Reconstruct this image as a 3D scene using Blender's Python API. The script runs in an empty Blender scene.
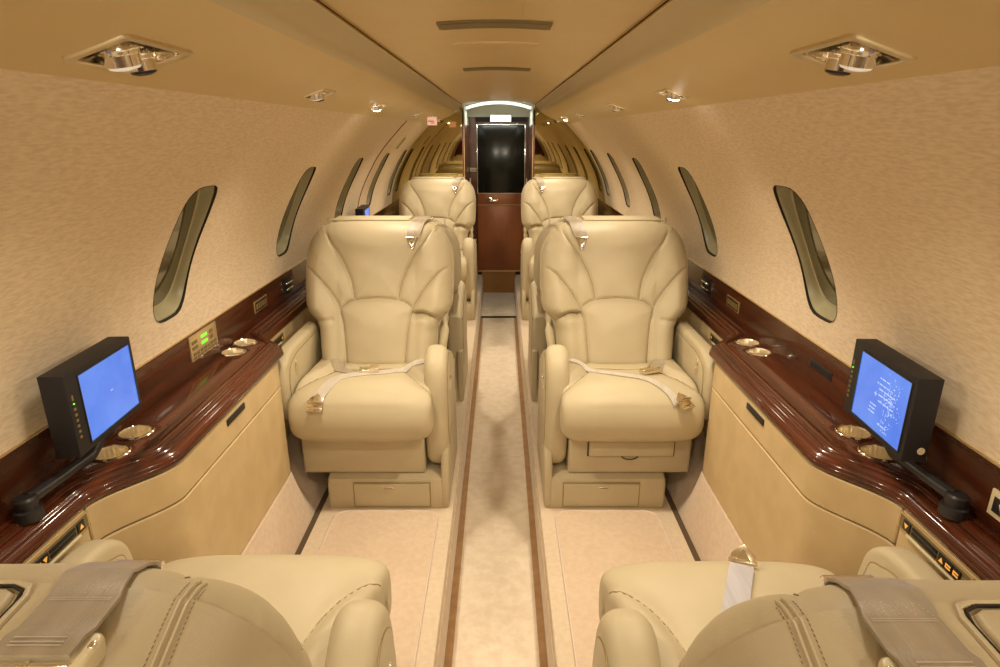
import bpy, bmesh, math, random
from mathutils import Vector, Matrix
from mathutils.bvhtree import BVHTree
random.seed(4)
PI = math.pi
C = bpy.context.scene.collection
H = 1.30                      # camera height above the seat deck (deck is z = 0)

# ------------------------------------------------------------ materials
def new_mat(name):
    m = bpy.data.materials.new(name); m.use_nodes = True
    nt = m.node_tree; b = nt.nodes['Principled BSDF']
    return m, nt, b
def mat(name, col, rough=.5, metal=0, coat=0, coat_r=.05, emit=None, es=0, spec=None, ior=None):
    m, nt, b = new_mat(name)
    b.inputs['Base Color'].default_value = (*col, 1)
    b.inputs['Roughness'].default_value = rough
    b.inputs['Metallic'].default_value = metal
    b.inputs['Coat Weight'].default_value = coat
    b.inputs['Coat Roughness'].default_value = coat_r
    if spec is not None: b.inputs['Specular IOR Level'].default_value = spec
    if ior: b.inputs['IOR'].default_value = ior
    if emit:
        b.inputs['Emission Color'].default_value = (*emit, 1)
        b.inputs['Emission Strength'].default_value = es
    return m
def textured(name, c1, c2, scale, stretch=(1,1,1), rough=.5, bump=.1, bdist=.001, detail=4, coat=0, coat_r=.05,
             bscale=None, r0=.35, r1=.65, sheen=0, spec=None, voronoi=False, rotz=0):
    m, nt, b = new_mat(name)
    N, L = nt.nodes, nt.links
    tc = N.new('ShaderNodeTexCoord'); mp = N.new('ShaderNodeMapping')
    mp.inputs['Scale'].default_value = stretch
    mp.inputs['Rotation'].default_value = (0, 0, rotz)
    L.new(tc.outputs['Object'], mp.inputs['Vector'])
    nz = N.new('ShaderNodeTexNoise'); nz.inputs['Scale'].default_value = scale; nz.inputs['Detail'].default_value = detail
    L.new(mp.outputs[0], nz.inputs['Vector'])
    cr = N.new('ShaderNodeValToRGB')
    cr.color_ramp.elements[0].position = r0; cr.color_ramp.elements[0].color = (*c1, 1)
    cr.color_ramp.elements[1].position = r1; cr.color_ramp.elements[1].color = (*c2, 1)
    L.new(nz.outputs['Fac'], cr.inputs[0]); L.new(cr.outputs[0], b.inputs['Base Color'])
    b.inputs['Roughness'].default_value = rough
    b.inputs['Coat Weight'].default_value = coat; b.inputs['Coat Roughness'].default_value = coat_r
    if sheen: b.inputs['Sheen Weight'].default_value = sheen
    if spec is not None: b.inputs['Specular IOR Level'].default_value = spec
    if bump:
        if voronoi:
            n2 = N.new('ShaderNodeTexVoronoi'); n2.inputs['Scale'].default_value = bscale or scale
            src = n2.outputs['Distance']
        else:
            n2 = N.new('ShaderNodeTexNoise'); n2.inputs['Scale'].default_value = bscale or scale
            n2.inputs['Detail'].default_value = 3; src = n2.outputs['Fac']
        L.new(mp.outputs[0], n2.inputs['Vector'])
        bp = N.new('ShaderNodeBump'); bp.inputs['Strength'].default_value = bump; bp.inputs['Distance'].default_value = bdist
        L.new(src, bp.inputs['Height']); L.new(bp.outputs[0], b.inputs['Normal'])
    return m
LE1, LE2 = (.50, .42, .272), (.545, .462, .302)
M_leather = textured('cream_leather', LE1, LE2, 7, rough=.50, bump=.25, bdist=.0006, bscale=330, voronoi=True, spec=.38)
M_leatherB = textured('cream_leather_olive', (.50,.45,.26), (.56,.50,.30), 7, rough=.40, bump=.25, bdist=.0005, bscale=420, voronoi=True)
M_panel = textured('suede_panel', (.56,.42,.22), (.62,.47,.255), 14, rough=.55, bump=.15, bdist=.0006, bscale=200)
M_panelD = mat('panel_gap', (.10,.065,.03), .8)
M_wall = textured('wall_fabric', (.74,.60,.43), (.86,.72,.54), 210, stretch=(1,.22,1), rough=.85, bump=.35, bdist=.0010, detail=4, r0=.35, r1=.62, bscale=210, spec=.2)
M_psu = textured('soffit_vinyl', (.70,.54,.275), (.73,.565,.29), 5, rough=.42, bump=.05, bdist=.0004, bscale=300)
M_ceil = textured('ceiling_vinyl', (.68,.51,.245), (.71,.535,.26), 4, rough=.38, bump=.05, bdist=.0004, bscale=300)
M_lip = mat('soffit_lip_satin', (.60,.49,.28), .30)
M_vent = mat('vent_olive', (.20,.145,.055), .6)
M_gapB = mat('carpet_gap', (.10,.065,.035), .9)
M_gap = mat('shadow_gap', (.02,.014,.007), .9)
M_carpet = textured('carpet', (.68,.55,.40), (.74,.61,.45), 60, rough=.95, bump=.5, bdist=.003, bscale=420, detail=6, sheen=.3, spec=.1)
M_carpetP = textured('carpet_pink', (.66,.51,.37), (.72,.565,.415), 60, rough=.95, bump=.5, bdist=.003, bscale=420, detail=6, sheen=.3, spec=.1)
M_carpetA = textured('carpet_aisle', (.78,.66,.51), (.88,.77,.62), 30, rough=.95, bump=.5, bdist=.003, bscale=380, detail=8, sheen=.3, spec=.1)
M_carpetB = textured('carpet_recess_shade', (.38,.22,.10), (.46,.28,.14), 30, rough=.95, bump=.4, bdist=.002, bscale=420, sheen=.2, spec=.1)  # dark brown carries the shade of the recess along the aisle edge
M_riser = textured('carpet_riser', (.56,.42,.27), (.66,.51,.34), 26, rough=.95, bump=.4, bdist=.002, bscale=420, sheen=.3, spec=.1)
M_piping = mat('piping', (.74,.62,.52), .6)
M_woodv = textured('wood_gloss_side', (.030,.008,.004), (.115,.030,.012), 9, stretch=(1.5,.22,5), rough=.25, bump=0, detail=8, coat=.4, coat_r=.02, spec=.25, r0=.3, r1=.75)
M_wood = textured('wood_gloss', (.026,.006,.003), (.125,.030,.010), 12, stretch=(3,.12,3), rough=.25, bump=0, detail=9, coat=.6, coat_r=.02, spec=.25, r0=.3, r1=.72)
M_woodd = textured('wood_door', (.32,.085,.020), (.52,.17,.045), 6, stretch=(1.2,1,.35), rough=.4, bump=0, detail=7, coat=.6, coat_r=.3, r0=.3, r1=.7)
M_woodk = textured('wood_kick', (.40,.19,.045), (.50,.25,.07), 6, stretch=(.4,1,1), rough=.3, bump=0, coat=.5)
M_woodu = textured('wood_upright', (.085,.020,.008), (.20,.055,.020), 8, stretch=(2,2,.5), rough=.35, bump=0, coat=.5, coat_r=.25)
M_chrome = mat('chrome', (.92,.90,.86), .13, 1)
M_brass = mat('brushed_brass', (.82,.72,.55), .25, 1)
M_cup = mat('cup_steel', (.88,.78,.58), .34, 1)
M_gold = mat('gold_panel', (.50,.36,.15), .35, .7)
M_goldtrim = mat('gold_trim', (.72,.55,.30), .3, .6)
M_black = mat('black_plastic', (.022,.020,.022), .38)
M_blackm = mat('black_matte', (.012,.010,.009), .6)
M_frame = mat('monitor_case', (.022,.020,.022), .5, spec=.25)
M_mirror = mat('bronze_mirror', (.46,.38,.18), .02, 1)
M_glassd = mat('dark_door_glass', (.008,.010,.007), .16, 0, ior=1.45)
M_pane = mat('window_pane', (.075,.062,.026), .10, 0, coat=1)
M_reveal = mat('window_reveal', (.42,.38,.23), .3, 0)
M_ivory = mat('ivory_plastic', (.72,.64,.42), .35)
M_white = mat('white_vinyl', (.82,.84,.74), .5)
M_orange = mat('orange_symbol', (.9,.45,.08), .4, emit=(1,.5,.08), es=.35)
M_green = mat('green_display', (.05,.3,.02), .3, emit=(.22,1,.05), es=1.1)
M_lamp = mat('lamp_lens_lit', (1,1,1), .3, emit=(1,.90,.80), es=30)
M_lens = mat('lamp_lens', (.75,.72,.66), .1, emit=(1,.9,.75), es=.25)
M_bezel = mat('bezel_satin', (.80,.70,.50), .28, .85)
M_strip = mat('cove_light', (1,1,1), .5, emit=(.90,1,.84), es=1.6)
M_sign = mat('sign_backlit', (1,1,1), .5, emit=(1,1,.94), es=1.5)
M_belt = textured('belt_webbing', (.28,.215,.13), (.35,.275,.175), 60, stretch=(1,.05,1), rough=.42, bump=.4, bdist=.0008, bscale=900, sheen=.4)
M_beltL = textured('belt_webbing_light', (.52,.46,.38), (.60,.54,.46), 60, stretch=(1,.05,1), rough=.35, bump=.3, bdist=.0008, bscale=900, sheen=.4)
M_beltS = textured('belt_webbing_silver', (.42,.40,.43), (.56,.54,.58), 60, stretch=(1,.05,1), rough=.3, bump=.3, bdist=.0008, bscale=900, sheen=.4)
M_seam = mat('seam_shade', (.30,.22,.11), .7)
M_stitch = mat('stitch_thread', (.16,.13,.07), .8)
M_pink = mat('pink_sign', (.8,.45,.35), .4, emit=(1,.55,.40), es=.5)
M_red = mat('red_seam', (.16,.03,.015), .5)
M_shade = mat('olive_plastic', (.30,.22,.09), .5)
def screen_mat(name, c1, c2):
    m, nt, b = new_mat(name); N, L = nt.nodes, nt.links
    tc = N.new('ShaderNodeTexCoord'); nz = N.new('ShaderNodeTexNoise'); nz.inputs['Scale'].default_value = 9; nz.inputs['Detail'].default_value = 5
    cr = N.new('ShaderNodeValToRGB'); cr.color_ramp.elements[0].color = (*c1,1); cr.color_ramp.elements[1].color = (*c2,1)
    cr.color_ramp.elements[0].position = .35; cr.color_ramp.elements[1].position = .7
    L.new(tc.outputs['Object'], nz.inputs['Vector']); L.new(nz.outputs['Fac'], cr.inputs[0]); L.new(cr.outputs[0], b.inputs['Emission Color'])
    b.inputs['Base Color'].default_value = (.01,.01,.03,1); b.inputs['Emission Strength'].default_value = .85; b.inputs['Roughness'].default_value = .25
    return m
M_screen = screen_mat('screen_blue', (.07,.20,.78), (.14,.31,.90))
M_screenT = screen_mat('screen_text', (.55,.68,1), (.60,.74,1))

# ------------------------------------------------------------ mesh helpers
class MB:
    def __init__(s): s.v = []; s.f = []; s.m = []; s.mi = 0
    def add(s, vs, fs):
        o = len(s.v); s.v += [tuple(v) for v in vs]; s.f += [tuple(i+o for i in f) for f in fs]; s.m += [s.mi]*len(fs)
        return s
    def grid(s, rows, closed=False, cap=False):
        n = len(rows[0]); o = len(s.v)
        for r in rows: s.v += [tuple(p) for p in r]
        for i in range(len(rows)-1):
            for j in range(n if closed else n-1):
                k = (j+1) % n
                s.f.append((o+i*n+j, o+i*n+k, o+(i+1)*n+k, o+(i+1)*n+j)); s.m.append(s.mi)
        if cap:
            s.f.append(tuple(o+j for j in reversed(range(n)))); s.m.append(s.mi)
            s.f.append(tuple(o+(len(rows)-1)*n+j for j in range(n))); s.m.append(s.mi)
        return s
    def box(s, c, d, r=0, M=None):
        bm = bmesh.new(); bmesh.ops.create_cube(bm, size=1)
        for v in bm.verts: v.co = Vector((v.co.x*d[0], v.co.y*d[1], v.co.z*d[2]))
        if r: bmesh.ops.bevel(bm, geom=list(bm.edges), offset=r, segments=3, profile=.5, affect='EDGES')
        T = Matrix.Translation(c)
        if M is not None: T = T @ M.to_4x4()
        bm.verts.index_update()
        s.add([T @ v.co for v in bm.verts], [[v.index for v in f.verts] for f in bm.faces]); bm.free(); return s
    def lathe(s, prof, n=32, T=None, cap=False):
        T = T or Matrix.Identity(4)
        rows = [[T @ Vector((r*math.cos(2*PI*k/n), r*math.sin(2*PI*k/n), z)) for k in range(n)] for r, z in prof]
        return s.grid(rows, closed=True, cap=cap)
    def tube(s, pts, r, n=8, cap=True):
        pts = [Vector(p) for p in pts]; rows = []
        up = Vector((0,0,1))
        for i, p in enumerate(pts):
            t = (pts[min(i+1, len(pts)-1)] - pts[max(i-1, 0)])
            if t.length < 1e-9: t = Vector((0,1,0))
            t.normalize()
            a = t.cross(up if abs(t.dot(up)) < .95 else Vector((1,0,0))).normalized(); b = t.cross(a)
            rr = r[i] if isinstance(r, (list, tuple)) else r
            rows.append([p + a*rr*math.cos(2*PI*k/n) + b*rr*math.sin(2*PI*k/n) for k in range(n)])
        return s.grid(rows, closed=True, cap=cap)
    def prism(s, pts, a0, a1, fn, r=.0, steps=3):
        """closed outline pts (p,q) swept from a0 to a1 with rounded rims; fn(p,q,a) -> xyz"""
        n = len(pts); area = sum(pts[i][0]*pts[(i+1)%n][1]-pts[(i+1)%n][0]*pts[i][1] for i in range(n))
        sg = 1 if area > 0 else -1
        nrm = []
        for i in range(n):
            a = Vector(pts[i-1]); b = Vector(pts[i]); c = Vector(pts[(i+1)%n])
            t1 = (b-a).normalized(); t2 = (c-b).normalized(); t = (t1+t2)
            if t.length < 1e-6: t = t1
            t.normalize(); k = 1/max(.5, math.sqrt(max(0, (1+t1.dot(t2))/2)))
            nrm.append((t.y*sg*k, -t.x*sg*k))
        rings = []
        dirn = 1 if a1 > a0 else -1
        offs = [(r*(1-math.sin(k/steps*PI/2)), r*(1-math.cos(k/steps*PI/2))) for k in range(steps+1)] if r else [(0,0)]
        seq = [(a0+dirn*(r-r*math.cos(k/steps*PI/2)) if r else a0, r*(1-math.sin(k/steps*PI/2)) if r else 0) for k in range(steps+1 if r else 1)]
        seq += [(a1-dirn*(r-r*math.sin(PI/2-k/steps*PI/2)*1) if r else a1, r*(1-math.cos(k/steps*PI/2)) if r else 0) for k in range(steps+1 if r else 1)]
        if r:
            seq = [(a0+dirn*r*(1-math.cos(k/steps*PI/2)), r*(1-math.sin(k/steps*PI/2))) for k in range(steps+1)]
            seq += [(a1-dirn*r*(1-math.sin(k/steps*PI/2)), r*(1-math.cos(k/steps*PI/2))) for k in range(steps+1)]
        for a, ins in seq:
            rings.append([fn(p[0]-nn[0]*ins, p[1]-nn[1]*ins, a) for p, nn in zip(pts, nrm)])
        return s.grid(rings, closed=True, cap=True)
    def build(s, name, mats, parent=None, smooth=35, flipx=False, loc=None):
        me = bpy.data.meshes.new(name)
        v = [(-a, b, c) for a, b, c in s.v] if flipx else s.v
        me.from_pydata(v, [], s.f)
        bm = bmesh.new(); bm.from_mesh(me); bmesh.ops.recalc_face_normals(bm, faces=bm.faces); bm.to_mesh(me); bm.free()
        if not isinstance(mats, (list, tuple)): mats = [mats]
        for m in mats: me.materials.append(m)
        for p, mi in zip(me.polygons, s.m): p.material_index = mi
        if smooth:
            me.shade_smooth(); me.set_sharp_from_angle(angle=math.radians(smooth))
        o = bpy.data.objects.new(name, me); C.objects.link(o)
        if parent: o.parent = parent
        if loc: o.location = loc
        return o
def thing(name, label, cat, loc=(0,0,0), rotz=0, group=None):
    o = bpy.data.objects.new(name, None); C.objects.link(o); o.empty_display_size = .05
    o.location = loc; o.rotation_euler = (0,0,rotz); o['label'] = label; o['category'] = cat
    if group: o['group'] = group
    return o
def tag(o, label, cat, group=None):
    o['label'] = label; o['category'] = cat
    if group: o['group'] = group
    return o
def struct(o): o['kind'] = 'structure'; return o
def copy_tree(o, parent=None):
    c = o.copy(); C.objects.link(c); c.parent = parent
    for ch in list(o.children): copy_tree(ch, c)
    return c
def segd(px, py, a, b):
    dx, dy = b[0]-a[0], b[1]-a[1]; l = dx*dx+dy*dy
    t = 0 if l == 0 else max(0, min(1, ((px-a[0])*dx+(py-a[1])*dy)/l))
    return math.hypot(px-a[0]-t*dx, py-a[1]-t*dy)
def pld(px, py, pl): return min(segd(px, py, a, b) for a, b in zip(pl, pl[1:]))
def smooth_pl(pts, n=8):
    out = []
    P = [pts[0]] + list(pts) + [pts[-1]]
    for i in range(1, len(P)-2):
        p0, p1, p2, p3 = P[i-1:i+3]
        for k in range(n):
            t = k/n
            out.append(tuple(.5*((2*b)+(c-a)*t+(2*a-5*b+4*c-d)*t*t+(-a+3*b-3*c+d)*t**3) for a, b, c, d in zip(p0, p1, p2, p3)))
    out.append(tuple(pts[-1])); return out
def lerp_tab(tab, x):
    if x <= tab[0][0]: return tab[0][1]
    for (a, b), (c, d) in zip(tab, tab[1:]):
        if x <= c: return b+(d-b)*(x-a)/(c-a)
    return tab[-1][1]
def sstep(a, b, x):
    t = max(0, min(1, (x-a)/(b-a))); return t*t*(3-2*t)

# ------------------------------------------------------------ cabin shell
YB, YE, YD = -1.9, 5.12, 5.86
FIT = [(fy, 1 if i == 0 else .76, 1 if i == 0 else .70) for i, fy in enumerate([.85,1.69,2.50,3.62,4.42,4.98])]
WALLP = [(.53,.066),(.565,.032),(.60,-.005),(.66,-.07),(.715,-.14),(.757,-.21),(.80,-.29),(.83,-.36),(.85,-.43),(.862,-.50),(.868,-.545)]
WALLP = [(x, z+H) for x, z in smooth_pl(WALLP, 6)]
arc = [0]
for a, b in zip(WALLP, WALLP[1:]): arc.append(arc[-1]+math.dist(a, b))
def wallpt(t):
    for i in range(len(arc)-1):
        if t <= arc[i+1] or i == len(arc)-2:
            k = (t-arc[i])/(arc[i+1]-arc[i]); a, b = WALLP[i], WALLP[i+1]
            return a[0]+(b[0]-a[0])*k, a[1]+(b[1]-a[1])*k
def t_at_z(z):
    for i in range(len(arc)-1):
        if WALLP[i][1] >= z >= WALLP[i+1][1]:
            return arc[i]+(arc[i+1]-arc[i])*(WALLP[i][1]-z)/(WALLP[i][1]-WALLP[i+1][1])
T0, T1 = t_at_z(1.175), t_at_z(.835)
TC, TH = (T0+T1)/2, (T1-T0)/2
WINY = [-1.13,-.23,.66,1.56,2.45,3.33,4.14,4.93]; WH = .088
SIDES = (('left', -1), ('right', 1))
tw = [TC-TH*1.25 + TH*2.5*i/14 for i in range(15)]
top_ts = [tw[0]*i/10 for i in range(11)]
bot_ts = [tw[-1]+(arc[-1]-tw[-1])*i/4 for i in range(5)]
wn = 0
for side, sg in SIDES:
    mb = MB()
    def S(t, y): x, z = wallpt(t); return (sg*x, y, z)
    edges = [YB]
    for wy in WINY: edges += [wy-WH*1.25, wy+WH*1.25]
    edges.append(YE)
    def strip(y0, y1, ts, n):
        mb.grid([[S(t, y0+(y1-y0)*i/n) for t in ts] for i in range(n+1)])
    for i in range(0, len(edges), 2): strip(edges[i], edges[i+1], top_ts[:-1]+tw+bot_ts[1:], 4)
    for wy in WINY:
        y0, y1 = wy-WH*1.25, wy+WH*1.25; ny = 8
        strip(y0, y1, top_ts, ny); strip(y0, y1, bot_ts, ny)
        ring = [(tw[0], y0+(y1-y0)*i/ny) for i in range(ny)] + [(t, y1) for t in tw[:-1]] + \
               [(tw[-1], y1-(y1-y0)*i/ny) for i in range(ny)] + [(t, y0) for t in reversed(tw[1:])]
        inner = []
        for t, y in ring:
            a, b = (t-TC)/TH, (y-wy)/WH; n_ = 4.2
            k = 1/((abs(a)**n_+abs(b)**n_)**(1/n_)); inner.append((TC+a*k*TH, wy+b*k*WH))
        rows = [[S(p[0]+(q[0]-p[0])*f, p[1]+(q[1]-p[1])*f) for p, q in zip(ring, inner)] for f in (0,.35,.7,.9,1)]
        mb.grid(rows, closed=True)
        # window: reveal and pane
        wn += 1
        x0, z0 = wallpt(TC-TH); x1, z1 = wallpt(TC+TH); d = Vector((x1-x0, z1-z0)).normalized(); nx, nz = -d.y, d.x
        if nx < 0: nx, nz = -nx, -nz
        c2 = wallpt(TC)
        def off(p, k, sh):
            x, y, z = S(*p); cx, cz = sg*c2[0], c2[1]
            # flatten towards the pane plane as it goes outward
            rel = Vector((abs(x)-c2[0], z-c2[1])); nn = Vector((nx, nz)); h = rel.dot(nn)
            rel2 = rel - nn*h*(k/.026)
            rel2 = rel2*(1-sh)
            return (sg*(c2[0]+rel2.x+nx*k), wy+(y-wy)*(1-sh*1.6), c2[1]+rel2.y+nz*k)
        w = MB(); w.mi = 1; w.grid([[off(p, k, sh) for p in inner] for k, sh in ((-.001,0),(.004,.002))], closed=True); w.mi = 0; w.grid([[off(p, k, sh) for p in inner] for k, sh in ((.004,.002),(.0042,.018),(.024,.05),(.026,.10))], closed=True)
        wo = struct(w.build('window_%d' % wn, [M_reveal, M_gap], smooth=50))
        g = MB(); rr = [off(p, .0255, .09) for p in inner]; g.add(rr, [tuple(range(len(rr)))])
        rr2 = [(a+sg*nx*.006, b, c_+nz*.006) for a, b, c_ in rr]; g.grid([rr, rr2], closed=True)
        g.build('pane', M_pane, wo, smooth=30)
    struct(mb.build('wall_'+side, M_wall, smooth=60))
    # soffit carrying the reading lights
    SOF = smooth_pl([(.288,.200),(.298,.187),(.315,.166),(.34,.146),(.38,.121),(.44,.095),(.50,.076),(.53,.066)], 6)
    m2 = MB(); ys = sorted(set([YB+(YE+.0-YB)*i/40 for i in range(41)] + [v for fy, sx, sy in FIT for v in (fy-.074*sy, fy+.064*sy)]))
    hx = [v for fy, sx, sy in FIT for v in (.447-.035*sx, .447+.039*sx)]
    xs = sorted(set([x for x, z in SOF]+hx))
    prof = [(.300,.215), (.290,.206)] + [(x, lerp_tab(SOF, x)) for x in xs]
    def holed(xc, yc): return any(fy-.074*sy < yc < fy+.064*sy and .447-.035*sx < xc < .447+.039*sx for fy, sx, sy in FIT)
    o_ = len(m2.v); npf = len(prof)
    for y in ys: m2.v += [(sg*x, y, z+H) for x, z in prof]
    for i in range(len(ys)-1):
        for j in range(npf-1):
            xc = (prof[j][0]+prof[j+1][0])/2
            if holed(xc, (ys[i]+ys[i+1])/2): continue
            m2.f.append((i*npf+j, i*npf+j+1, (i+1)*npf+j+1, (i+1)*npf+j)); m2.m.append(2 if (xc < .337 and j > 1) else 0)
    m2.mi = 1; m2.tube([(sg*.2875, YB, .2005+H), (sg*.2875, YE, .2005+H)], .0018)
    struct(m2.build('trim_%d' % (1 if sg < 0 else 2), [M_psu, M_goldtrim, M_lip], smooth=60))
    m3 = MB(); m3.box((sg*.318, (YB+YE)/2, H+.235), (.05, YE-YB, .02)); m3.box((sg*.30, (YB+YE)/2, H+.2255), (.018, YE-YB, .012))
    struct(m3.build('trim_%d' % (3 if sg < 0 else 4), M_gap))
    # wood dado above the ledge
    m4 = MB(); m4.box((sg*.877, (YB+YE)/2, .695), (.018, YE-YB, .122)); 
    struct(m4.build('trim_%d' % (5 if sg < 0 else 6), M_woodv))
    m5 = MB(); m5.box((sg*.8675, (YB+YE)/2, .7575), (.006, YE-YB, .005), .001)
    struct(m5.build('trim_%d' % (7 if sg < 0 else 8), M_goldtrim))
# ceiling
mb = MB(); n = 24
mb.grid([[((-.291+.582*i/n), y, H+.235-.025*((2*i/n-1)**2)) for i in range(n+1)] for y in [YB+(YE-YB)*k/20 for k in range(21)]])
mb.box((0, (YB+YE)/2, H+.30), (.72, YE-YB, .02))
struct(mb.build('ceiling', M_ceil, smooth=60))
def ceil_vent(y, w, d, m, label):
    t = thing('ceiling_vent', label, 'vent', (0, y, H+.235), 0, 'ceiling vents')
    b = MB(); n = 16
    zf = lambda x: -.025*((x/.291)**2)
    rows = []
    for i in range(n+1):
        x = -w/2+w*i/n; z = zf(x)
        rows.append([(x,-d/2,z+.001),(x,-d/2,z-.0035),(x,-d/2+.003,z-.005),(x,d/2-.003,z-.005),(x,d/2,z-.0035),(x,d/2,z+.001)])
    b.grid(rows, closed=True, cap=True); b.build('frame', m, t)
    s2 = MB(); rows = []
    for i in range(n+1):
        x = (-w/2+.008)+(w-.016)*i/n; z = zf(x)-.0055
        rows.append([(x,-d/2+.007,z),(x,-d/2+.007,z-.0008),(x,d/2-.007,z-.0008),(x,d/2-.007,z)])
    s2.grid(rows, closed=True, cap=True); s2.build('slot', M_vent if m is not M_ceil else M_ceil, t)
ceil_vent(1.54, .255, .085, M_vent, 'widest olive air vent slot on the ceiling, nearest of the three')
ceil_vent(1.87, .235, .060, M_ceil, 'pale flush panel in the ceiling centre, middle of the three')
ceil_vent(2.56, .255, .075, M_vent, 'thin olive vent slot on the ceiling nearest the far door')

# bulkhead behind the camera
mb = MB()
pf = [(-.95,-.2),(.95,-.2),(.95,1.7),(-.95,1.7)]
mb.prism(pf, YB-.04, YB, lambda p,q,a: (p,a,q)); struct(mb.build('wall_back', M_woodu))

# floor : raised decks, sunken aisle
AX, AZ = .158, -.185
for side, sg in SIDES:
    mb = MB(); mb.box((sg*(AX+.65)/2, (YB+YD)/2, -.02), (.65-AX, YD-YB, .04), .004)
    struct(mb.build('floor_deck_'+side if 0 else ('floor_'+side), M_carpet))
    mb = MB(); mb.box((sg*(AX+.004), (YB+YD)/2, -.105), (.02, YD-YB, .165), .004)
    struct(mb.build('baseboard_'+side, M_riser))
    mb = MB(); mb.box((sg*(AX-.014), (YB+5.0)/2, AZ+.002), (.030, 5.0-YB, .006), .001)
    struct(mb.build('trim_%d' % (9 if sg < 0 else 10), M_carpetB))  # darker strip stands in for the shadowed recess below the riser
    mb = MB(); mb.box((sg*.644, (YB+YE)/2, -.004), (.020, YE-YB, .010))
    struct(mb.build('trim_%d' % (11 if sg < 0 else 12), M_gapB))
mb = MB(); mb.box((0, (YB+YD)/2, AZ-.011), (.34, YD-YB, .02)); struct(mb.build('floor', M_carpetA))
mb = MB(); mb.box((0, (5.03+YD)/2, AZ+.005), (2*AX-.016, YD-5.03, .012), .003); struct(mb.build('floor_threshold' if 0 else 'floor_far', M_white if 0 else M_carpetA))
mb = MB(); mb.box((0, 5.018, AZ+.006), (2*AX-.016, .016, .012), .002); struct(mb.build('trim_13', M_gap))

# floor mats between facing seats
def floor_mat(sg, y0, y1, label, g=None):
    x0, x1, r = .208, .575, .05
    pts = []
    for cx, cy, a0 in ((x1-r, y1-r, 0), (x0+r, y1-r, 90), (x0+r, y0+r, 180), (x1-r, y0+r, 270)):
        for k in range(7):
            a = math.radians(a0+15*k); pts.append((cx+r*math.cos(a), cy+r*math.sin(a)))
    pts = [(sg*p, q) for p, q in pts]
    t = thing('carpet_mat', label, 'carpet', (0,0,0), 0, 'carpet mats between the facing seats')
    b = MB(); b.prism(pts, .0005, .006, lambda p,q,a: (p,q,a)); b.build('mat', M_carpetP, t)
    b = MB(); b.tube([(p, q, .006) for p, q in pts+pts[:2]], .0028, 6); b.build('piping', M_piping, t)
floor_mat(-1, 1.02, 1.925, 'pinkish carpet mat with pale piping in front of the near left seat')
floor_mat(1, 1.02, 1.925, 'pinkish carpet mat with pale piping in front of the near right seat')

# ------------------------------------------------------------ ledges, side cabinets
OFF2 = 2.37
def edge(y):
    e = .80
    e -= .10*(sstep(1.05, 1.235, y) - sstep(1.865, 1.985, y))
    e -= .10*(sstep(1.05+OFF2, 1.235+OFF2, y) - sstep(1.865+OFF2, 1.985+OFF2, y))
    return e
def edgeL(y):
    e = .80
    e -= .10*(sstep(1.05, 1.235, y) - sstep(1.915, 2.055, y))
    e -= .10*(sstep(1.05+OFF2, 1.235+OFF2, y) - sstep(1.915+OFF2, 2.055+OFF2, y))
    return e
ysl = []
y = YB
while y < YE:
    ysl.append(y); fine = any(a-.03 < y < b+.03 for a, b in ((1.05,1.235),(1.865,2.055),(1.05+OFF2,1.235+OFF2),(1.865+OFF2,2.055+OFF2)))
    y += .009 if fine else .06
ysl.append(YE)
for side, sg in SIDES:
    b = MB(); rows = []
    for y in ysl:
        e = edgeL(y)
        prof = [(.868,.640),(e+.062,.640),(e+.060,.6385),(e+.057,.6385),(e+.055,.641),(e+.046,.6425),(e+.038,.6415),(e+.032,.638),(e+.031,.6365),(e+.028,.6375),
                (e+.022,.6365),(e+.016,.632),(e+.0135,.6285),(e+.0125,.628),(e+.008,.6265),(e+.003,.621),(e+.001,.6155),(e+.002,.614),(e+.0,.612),(e-.001,.606),(e+.002,.601),(e+.010,.599),(.868,.599)]
        rows.append([(sg*x, y, z) for x, z in prof])
    b.grid(rows, closed=True, cap=True)
    tag(b.build('side_ledge', M_wood, smooth=50), 'glossy dark red wooden ledge running along the %s wall, with a stepped rounded edge' % side, 'ledge')
def facepanel(b, sg, y0, y1, z0, z1, th=.010, inset=.004, rr=.003):
    ys = [y0] + [y for y in ysl if y0 < y < y1] + [y1]
    rows = []
    def sec(y, k):
        e = edge(y)+inset
        return [(sg*(e+th+.01), y, z0+k), (sg*(e+rr), y, z0+k), (sg*(e+k), y, z0+rr+k), (sg*(e+k), y, z1-rr-k), (sg*(e+rr), y, z1-k), (sg*(e+th+.01), y, z1-k)]
    rows.append(sec(ys[0], .002)); ys[0:1] = [ys[0]+.0025]
    last = ys[-1]; ys[-1] = last-.0025
    for y in ys: rows.append(sec(y, 0))
    rows.append(sec(last, .002))
    # keep end caps at their own y
    b.grid(rows, closed=True, cap=True)
trimn = 20
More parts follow.
